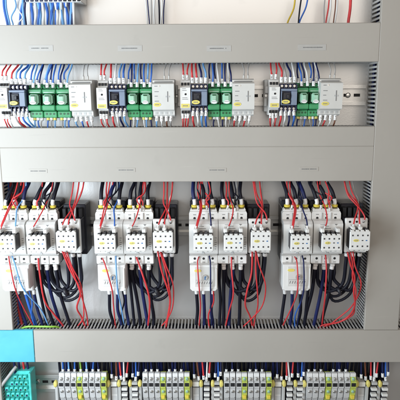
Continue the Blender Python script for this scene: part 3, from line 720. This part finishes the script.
    P=[ [(a-.010,-.074,zz(256,-.074)),(a-.004,-.091,zz(264,-.0905)),(a+.004,-.090,zz(288,-.09)),(a+.004,-.06,zz(305,-.06)),(a+.012,-.036,zd+.012),(a+.012,-.033,zd)],
        [(a-.014,-.074,zz(258,-.074)),(a-.007,-.091,zz(264.5,-.0905)),(a+.003,-.090,zz(290,-.09)),(a+.001,-.06,zz(305,-.06)),(a-.002,-.036,zd+.012),(a+.0,-.033,zd)],
        [(a-.0085,-.074,zz(257,-.074)),(a-.009,-.091,zz(264,-.0905)),(a-.009,-.090,zz(290,-.09)),(a-.007,-.06,zz(305,-.06)),(a-.009,-.036,zd+.012),(a-.009,-.033,zd)],
        [(a-.003,-.074,zz(257,-.074)),(a-.001,-.091,zz(264,-.0905)),(a+.002,-.090,zz(290,-.09)),(a-.001,-.06,zz(305,-.06)),(a-.014,-.036,zd+.014),(a-.018,-.033,zd)]][i]
    ctl(P,'w_red',.0012,'red control wire crossing the overload relay face of the %s'%S)
    c=['w_sky','w_sky','w_navy','w_navy'][i]
    sh=[.020,.0,.0,-.002][i]
    ctl([(a+.010+(-.014 if i==0 else 0),-.074,zz(256,-.074)),(a+.0115+sh*.3-(.011 if i==0 else 0),-.090,zz(264,-.0905)),(a+.012+sh*.5-(.006 if i==0 else 0),-.090,zz(289,-.09)),(a+.013+sh,-.055,zz(308,-.055)),(a+.014+sh*1.3,-.036,zd+.012),(a+.014+sh*1.3,-.033,zd)],c,.0013,'%s control wire crossing the overload relay of the %s'%(CNAME[c],S))
    b=k2x[i]
    P=[ [(b-.010,-.075,zz(258,-.075)),(b-.010,-.072,zz(275,-.072)),(b-.008,-.066,zz(300,-.066)),(b+.004,-.05,zz(313,-.05)),(b+.016,-.036,zd+.012),(b+.016,-.033,zd)],
        [(b-.005,-.075,zz(257,-.075)),(b+.004,-.082,zz(272,-.08)),(b+.017,-.078,zz(296,-.078)),(b+.014,-.055,zz(311,-.055)),(b+.008,-.036,zd+.012),(b+.008,-.033,zd)],
        [(b-.002,-.075,zz(257,-.075)),(b-.001,-.080,zz(272,-.08)),(b+.002,-.078,zz(294,-.078)),(b-.003,-.055,zz(311,-.055)),(b-.010,-.036,zd+.012),(b-.010,-.033,zd)],
        [(b-.001,-.075,zz(255,-.075)),(b+.001,-.080,zz(272,-.08)),(b+.000,-.078,zz(296,-.078)),(b+.003,-.055,zz(311,-.055)),(b+.006,-.036,zd+.012),(b+.006,-.033,zd)]][i]
    ctl(P,'w_red',.0017 if i in(0,1) else .0014,'red control wire hanging below the middle contactor of the %s'%S)
    d=k3x[i]
    for q in range(2):
        P=[ [(d-.012+.003*q,-.090,zz(251,-.09)),(d-.003+.005*q,-.086,zz(270,-.085)),(d+.012,-.080,zz(290,-.08)),(d+(.002 if q==0 else .016),-.060,zz(307,-.06)),(d+(.004 if q==0 else .014),-.042,zz(318,-.045)),(d+.010+.003*q,-.033,zd)],
            [(d-.011+.004*q,-.090,zz(251,-.09)),(d-.004+.005*q,-.086,zz(270,-.085)),(d+.004+.003*q,-.080,zz(291,-.08)),(d+.005+.001*q,-.060,zz(305,-.06)),(d-.003+.001*q,-.040,zd+.014),(d-.004,-.033,zd)],
            [(d-.012+.006*q,-.090,zz(251,-.09)),(d-.012+.008*q,-.086,zz(272,-.085)),(d-.020+.020*q,-.080,zz(291,-.08)),(d-.020+.022*q,-.060,zz(305,-.06)),(d-.010+.009*q,-.042,zz(318,-.045)),(d-.004,-.033,zd)],
            [at(347.5+3*q,252,-.088),at(351+1.8*q,264,-.086),at(354-1.0*q,278,-.084),at(354.6+1.8*q,291,-.08),at(355-1.2*q,304,-.07),at(350.5+2.5*q,315,-.055),at(341-2*q,322,-.046),at(327-4*q,325,-.042),at(318-3*q,331,-.033)]][i]
        ctl(P,'w_red',.0013 if q else .0016,'red control wire hanging below the small contactor of the %s, %s one'%(S,['left','right'][q]))
# more control wiring, tangled
for i in range(4):
    S=starter[i].replace(' from the left',''); rnd=random.Random(60+i); z0=ZMB+.012; zd=ZBT-.012
    def ctl2(pts,c,r,l,start=False,end=False,cat='control wire',flen=.006): wire(pts,c,r,l,'control wires of the starters',end=end,start=start,flen=flen,fr=1.6,cat=cat)
    for n,(kx,nm) in enumerate(((k1x[i],'left'),(k2x[i],'middle'))):
        for q,off in enumerate((-.0085,.0062)):
            c=['w_black','w_red'][(q+n+i)%2]; s1=TS[i]*.7+rnd.uniform(-.004,.004); zt=zz(208,-.058)
            sd=rnd.choice((-1,1))*.003
            ctl2([(kx+off+s1,-.036,z0),(kx+off+s1+sd,-.046,zz(189,-.046)),(kx+off-sd,-.060,zz(197,-.06)),(kx+off+sd*.4,-.064,zz(202,-.064)),(kx+off,-.062,zt)],c,.0013,
                 '%s thin wire squeezed between the power wires, %s contactor of the %s, %s'%(CNAME[c],nm,S,['left','right'][q]),end=True)
            # a white sleeve half way up, seen as a loose marker
        kx2=kx+rnd.uniform(-.004,.004)
        c=['w_red','w_black','w_red','w_black'][(i+n)%4]
        ctl2([(kx2+TS[i]+.006,-.038,z0),(kx2+TS[i]*.6+.011,-.062,zz(191,-.06)),(kx2+.001,-.070,zz(199,-.07)),(kx2+.006,-.068,zz(206,-.068)),(kx2+.0075,-.0655,zz(211,-.0655))],c,.0011,'curly %s wire in front of the power wires, %s contactor of the %s'%(CNAME[c],nm,S),end=True)
    d=k3x[i]
    ctl2([(d+TS[i]-.006,-.038,z0),(d+TS[i]*.7-.004,-.056,zz(193,-.055)),(d-.001,-.064,zz(203,-.064)),(d+.007,-.082,zz(211,-.082)),(d+.0113,-.091,zz(217.5,-.09)),(d+.0115,-.0848,zz(222,-.0848))],'w_red',.0012,'red wire looping to the right terminal of the small contactor, %s'%S,end=True)
    b=k2x[i]
    # loose loops below
    for q in range(2):
        y=-.046+.004*q; z1=zz(266,y); zl=zz(297+3.5*q,-.050)
        ctl2([(b-.012+.016*q,y,z1),(b-.010+.016*q,y,z1-.018),((b*.6+d*.4)-.002+.006*q,-.046,zl),(d-.003+.006*q,-.048,zl+.012),(d+.0025+.007*q,-.055,zz(270,-.055)),(d+.002+.009*q,-.060,zz(253,-.06))],'w_black',.0026,'thinner black wire looping behind the others, %s, %s'%(S,['left','right'][q]),cat='loop wire')
    c='w_red'; e0=[.010,.004,-.006,-.014][i]
    ctl2([(d-.005,-.088,zz(252,-.088)),(d+.002+e0*.1,-.088,zz(266,-.088)),(d+.012+.3*abs(e0),-.078,zz(285,-.078)),(d+.010+.2*e0,-.060,zz(305,-.06)),(d-.004+e0,-.046,zz(319,-.046)),(d-.016+e0,-.036,zd+.010),(d-.018+e0,-.033,zd)],c,.0012,'red wire sagging in a wide loop below the small contactor, %s'%S)
    a=k1x[i]
    c=['w_blue','w_black','w_red','w_blue'][i]
    ctl2([(a+.017,-.060,zz(291,-.06)),(a+.018+e0*.2,-.052,zz(302,-.052)),(a+.010+e0*.3,-.044,zz(315,-.044)),(a+.013+e0*.4,-.034,zd)],c,.0014,'%s wire loose beside the overload relay cables, %s'%(CNAME[c],S))
    c2='w_black'
    ctl2([(b-.021,-.052,zz(264,-.052)),(b-.022,-.050,zz(280,-.05)),(b-.020+e0*.3,-.046,zz(300,-.046)),(b-.019+e0*.5,-.036,zd+.010),(b-.019+e0*.5,-.033,zd)],c2,.0027,'black cable between the overload relay and the middle contactor, %s'%S,cat='power cable')
# extras: green-yellow earth wire lying in the lower left corner
wire([at(18,330,-.04),at(27,326.5,-.05),at(38,326,-.05),at(50,327,-.05),at(58,327,-.045),at(63,331,-.035)],'w_green',.0019,'green-yellow earth wire lying on the bottom duct at left','earth wire')
for k,(a,b,c) in enumerate([(5.5,8,'w_navy'),(8,11.5,'w_blue'),(10.5,14,'w_red')]):
    wire([at(a,178,-.03),at(a+1,215,-.022),at(a+2.5,262,-.02),at(b+3,300,-.024),at(b+6+2*k,334,-.032)],c,.0024,'%s cable behind the leftmost starter beside the left duct'%CNAME[c],'cables beside the left duct')

# ------------------------------------------------------------------ bottom row
def zd_(py,Y): return zr(py,Y,ZD)
TW=.01045
def make_terminal(pe):
    e=empty('rail_terminal',(0,0,ZD)); h=TW/2-.00025; m='pe' if pe else 'grey'
    mb=MB(); Y=-.052
    zt,zb=zd_(373.5,-.04),zd_(412,-.04)
    mb.prism([(-.004,zb),(-.034,zb),(-.034,zd_(404,-.034)),(Y+.006,zd_(397,-.046)),(Y+.003,zd_(388.5,-.05)),(Y,zd_(388,Y)),(Y,zd_(381.5,Y)),(Y+.003,zd_(381,-.05)),(Y+.006,zd_(377.5,-.046)),(-.040,zt),(-.031,zt),(-.029,zt-.010),(-.004,zt-.012)],-h,h,m,axis='x')
    mb.box(-h,h,-.046,-.0395,zd_(376.8,-.045),zd_(373.2,-.045),'sleeve' if not pe else 'white',.0006)
    mb.build('housing',e)
    zc=zd_(384.8,Y); MB().box(-.0040,.0040,Y-.0004,Y+.001,zc-.0038,zc+.0034,'hole',.0003).build('marker_recess',e)
    for py,yy in((379.2,-.0485),(391.5,-.0487)):
        zc=zd_(py,yy); t=MB(); t.disc(0,zc,.0027,yy+.003,yy-.0012,'steel' if not pe else 'clear',10,dome=.0004); t.box(-.002,.002,yy-.0018,yy-.0014,zc-.0004,zc+.0004,'ink2'); t.build('terminal_screw',e)
    if pe:
        zc=zd_(396,-.046); MB().box(-.0034,.0034,-.0505,-.044,zc-.004,zc+.003,'ring',.0008).build('marker',e)
    else:
        zc=zd_(397.5,-.046); MB().box(-.0036,.0036,-.0462,-.040,zc-.0012,zc+.0012,'shade',.0004).build('marker',e)
    return e
def make_clamp():
    e=empty('end_clamp',(0,0,ZD)); mb=MB(); mb.box(-.0028,.0028,-.040,-.006,-.030,.012,'shade',.001); mb.build('body',e)
    t=MB(); zc=zd_(384.5,-.046); t.disc(0,zc,.0058,-.0395,-.0455,'pyellow',16,.62,1.1,dome=.001); t.build('yellow_cap',e); return e
def make_fuse():
    e=empty('fuse_terminal',(0,0,ZD)); h=.0060; mb=MB()
    mb.box(-h,h,-.038,-.006,zd_(412,-.03),zd_(381,-.038),'black',.001); mb.build('housing',e)
    for py in(384,389.8,395.5,401):
        zc=zd_(py,-.046); t=MB(); t.box(-h+.0006,h-.0006,-.046,-.0375,zc-.0026,zc+.0026,'white' if py!=384 else 'shade',.0008); t.build('marker',e)
    return e
def make_gap():
    e=empty('blank_terminal',(0,0,ZD)); h=.0064; mb=MB()
    mb.box(-h,h,-.034,-.006,zd_(407,-.03),zd_(388,-.034),'grey',.001); mb.box(-h,h,-.040,-.006,zd_(387,-.04),zd_(382.5,-.04),'white',.0012); mb.build('housing',e)
    t=MB(); zc=zd_(395,-.034); t.box(-h+.001,h-.001,-.0346,-.0335,zc-.0006,zc+.0006,'white'); t.build('printed_marks',e); return e
BL=[(58,6.05),(142,6.0),(223.7,6.05),(307,6.25)]
GN=['leftmost','second','third','rightmost']
CL=[[55.2],[108,118.6,130,139.6],[190.6,201.2,212.6,221.4],[273.2,284.2,295.8,304.6],[357.3,368.6,380.4]]
for i,(s,p) in enumerate(BL):
    tx=[]
    for k in range(8):
        pe=k in(3,7); x=xx(s+(k+.5)*p,384,-.052); tx.append(x)
        o=put('pe' if pe else 'tb',(lambda pe=pe:make_terminal(pe)),x)
        if pe: lb='green-yellow earth terminal %s the %s terminal block'%({3:'in the middle of',7:'at the right end of'}[k],GN[i])
        else: lb='grey rail terminal, %s from the left in the %s terminal block'%(NTH[k],GN[i])
        o.scale.x=min(1.05,p*1.0/6.05)
        tag(o,lb,'terminal','rail terminals of the bottom row')
    # wires into the tops
    ks={0:[0,1,2,3,4,5,6],1:[0,1,2,4,5,6],2:[0,1,2,4,5,6],3:[0,1,2,4,5,6]}[i]
    for k in ks:
        c=['w_blue','w_sky','w_blue','w_green','w_sky','w_blue','w_navy'][k] if i==0 else ['w_black','w_navy','w_black','w_green','w_black','w_navy','w_black'][k]
        dx=random.uniform(-.0015,.0015); zt=zz(373.3,-.036)
        wire([(tx[k]+dx+random.uniform(-.003,.003),-.034,ZBB+.012),(tx[k]+dx,-.033,ZBB-.004),(tx[k]+dx*.3,-.034,zt+.008),(tx[k],-.036,zt-.001)],c,.0017,'%s wire into the top of the %s terminal block, terminal %s'%(CNAME[c],GN[i],NTH[k]),'wires into the bottom terminals',end=True,flen=.0088,fr=1.45)
GAPS=[[(108,118.6,'g'),(118.6,130,'f'),(130,139.6,'f')],[(190.6,201.2,'g'),(201.2,212.6,'f'),(212.6,221.4,'f')],[(273.2,284.2,'g'),(284.2,295.8,'f'),(295.8,304.6,'f')],[(357.3,368.6,'g'),(368.6,380.4,'f'),(380.4,390.5,'f')]]
after=['after the leftmost terminal block','after the second terminal block','after the third terminal block','right of the rightmost terminal block']
for i,cl in enumerate(CL):
    for k,px in enumerate(cl):
        o=put('clamp',make_clamp,xx(px,384,-.046))
        if i==0: lb='yellow-capped end clamp left of the leftmost terminal block'
        else: lb='yellow-capped end clamp, %s of those %s'%(NTH[k],after[i-1])
        tag(o,lb,'end clamp','yellow-capped end clamps')
for i,gs in enumerate(GAPS):
    nf=0
    for a,b,t in gs:
        x=xx((a+b)/2,386,-.044)
        if t=='g': o=put('gap',make_gap,x); tag(o,'white and grey blank terminal %s'%after[i],'terminal','blank terminals')
        else:
            o=put('fuse',make_fuse,x); tag(o,'black terminal column with stacked white markers, %s one %s'%(['left','right'][nf],after[i]),'terminal','marker terminal columns'); nf+=1
    # wires between blocks
    base=(gs[0][0]+gs[0][1])/2
    defs=[(base-1.5,375,'w_navy'),(base+3,377,'w_brown'),(gs[1][0]+2.5,376.5,'w_red'),(gs[1][0]+5.5,378,'w_white'),(gs[1][0]+8,374,'w_red'),(gs[2][0]+2.5,374,'w_navy'),(gs[2][0]+5.5,377.5,'w_blue'),(gs[2][0]+8,372.5,'w_navy')]
    for k,(px,py,c) in enumerate(defs):
        x=xx(px,py,-.040); zt=zz(py+3,-.040); s=random.uniform(-.004,.004)
        wire([(x+s,-.034,ZBB+.012),(x+s*.8,-.036,ZBB-.004),(x+s*.2,-.039,zt+.010),(x,-.040,zt)],c,.0016,'%s wire %s, %s from the left'%(CNAME[c],after[i],NTH[k]),'wires between the terminal blocks',end=True,flen=.0075,fr=1.6)
# dark cables added behind the terminals, standing in for the shadow under the duct
rnd=random.Random(9); k=0; x=xx(60,368,-.018)
while x<xx(386,368,-.018):
    col=rnd.choice(['w_black','w_black','w_navy']); d=rnd.uniform(-.003,.003)
    near=min(range(4),key=lambda i:abs(xx(BL[i][0]+24,384,-.03)-x))
    k+=1
    wire([(x+d,-.022,ZBB+.012),(x,-.020,ZBB-.006),(x-d*.5,-.0165,ZD+.016),(x-d,-.0155,ZD-.005),(x-d*.6,-.0155,ZD-.05)],col,.0027,'%s cable added as shade behind the %s terminal block'%(CNAME[col],GN[near]),'dark cables added as shade behind the terminals',cat='rear cable')
    x+=rnd.uniform(.0058,.0085)
# turquoise connector at the bottom left
e=empty('turquoise_connector',(xx(18,386,-.04),0,ZD)); ex=e.location.x
x0,x1=xx(3,386,-.05)-ex,xx(32,386,-.05)-ex
mb=MB(); zt,zb=zz(372.5,-.05)-ZD,zz(415,-.05)-ZD
mb.prism([(x0,zb),(x0,zz(385,-.05)-ZD),(x0+(x1-x0)*.42,zt-.006),(x0+(x1-x0)*.5,zt),(x1,zt),(x1,zb)],-.044,-.027,'teal'); mb.box(x0+.004,x1-.012,-.0272,-.006,zb,zt-.012,'teal')
mb.build('housing',e)
t=MB(); t.box(x1-.004,x1+.0004,-.056,-.0435,zb,zt+.0006,'teal',.001); t.build('end_plate',e)
rnd=random.Random(3)
for r in range(5):
    for c in range(5):
        cx=x0+.006+c*(x1-.005-x0-.006)/5+.002*(r%2)+.0015; cz=zt-.010-r*.0115
        if c<2 and r==0: continue
        if c==0 and r==1: continue
        t=MB(); t.box(cx-.0034,cx+.0036,-.0525,-.0435,cz-.0036,cz+.0036,'teal',.0012); t.box(cx-.0016,cx+.0016,-.0530,-.0524,cz-.0026,cz+.0008,'dkgreen' if rnd.random()<.6 else 'navy'); t.build('cell',e)
tag(e,'turquoise many-celled connector block below the cyan duct end','connector')
for k,(px,c) in enumerate([(20,'w_navy'),(24.5,'w_red'),(28.5,'w_navy'),(15.5,'w_navy')]):
    x=xx(px,372,-.036); zt=zz(373.5+(4 if k==3 else 0),-.036)
    wire([(x-.003,-.034,ZBB+.012),(x-.002,-.035,ZBB-.006),(x,-.036,zt-.002)],c,.0022,'%s wire into the turquoise connector, %s from left'%(CNAME[c],['second','third','fourth','first'][k]),'wires into the turquoise connector')
for k,(a,b) in enumerate([((13.5,370.5),(5,381))]):
    wire([at(a[0]+3,a[1]-4,-.045),at(a[0],a[1],-.05),at(b[0],b[1],-.055),at(b[0]-6,b[1]+8,-.055)],'w_grey',.0032,'thick pale cable slanting left beside the turquoise connector','white cables at bottom left')

jr=random.Random(31)
for o in COL.objects:
    if o.parent is None and o.type=='EMPTY' and o.name.split('.')[0] in('contactor','small_contactor','overload_relay','control_relay','green_relay','monitoring_module','slim_power_unit','rail_terminal','end_clamp','fuse_terminal'):
        k=.35 if 'contactor' in o.name else .8
        o.rotation_euler=(math.radians(jr.uniform(-.3,.3)),math.radians(jr.uniform(-.5,.5)*k),math.radians(jr.uniform(-.5,.5)*k))
# ------------------------------------------------------------------ light
w=bpy.data.worlds.new('World'); scn.world=w; w.use_nodes=True
w.node_tree.nodes['Background'].inputs['Color'].default_value=(.95,.93,.9,1); w.node_tree.nodes['Background'].inputs['Strength'].default_value=.15
def area(name,loc,target,sx,sy,power,col):
    l=bpy.data.lights.new(name,'AREA'); l.shape='RECTANGLE'; l.size=sx; l.size_y=sy; l.energy=power; l.color=col
    o=bpy.data.objects.new(name,l); COL.objects.link(o); o.location=loc
    o.rotation_euler=(Vector(target)-Vector(loc)).to_track_quat('-Z','Y').to_euler(); return o
area('window_light',(-.62,-.62,-.02),(-.02,0,-.02),.5,.85,11.2,(.80,.915,1.0))
area('room_light',(.20,-1.9,.74),(-.05,0,.2),1.9,1.25,15.0,(1.0,.92,.83))
vs=scn.view_settings; vs.view_transform='Standard'; vs.look='None'; vs.exposure=0.06; vs.gamma=1
scn.render.engine='CYCLES'
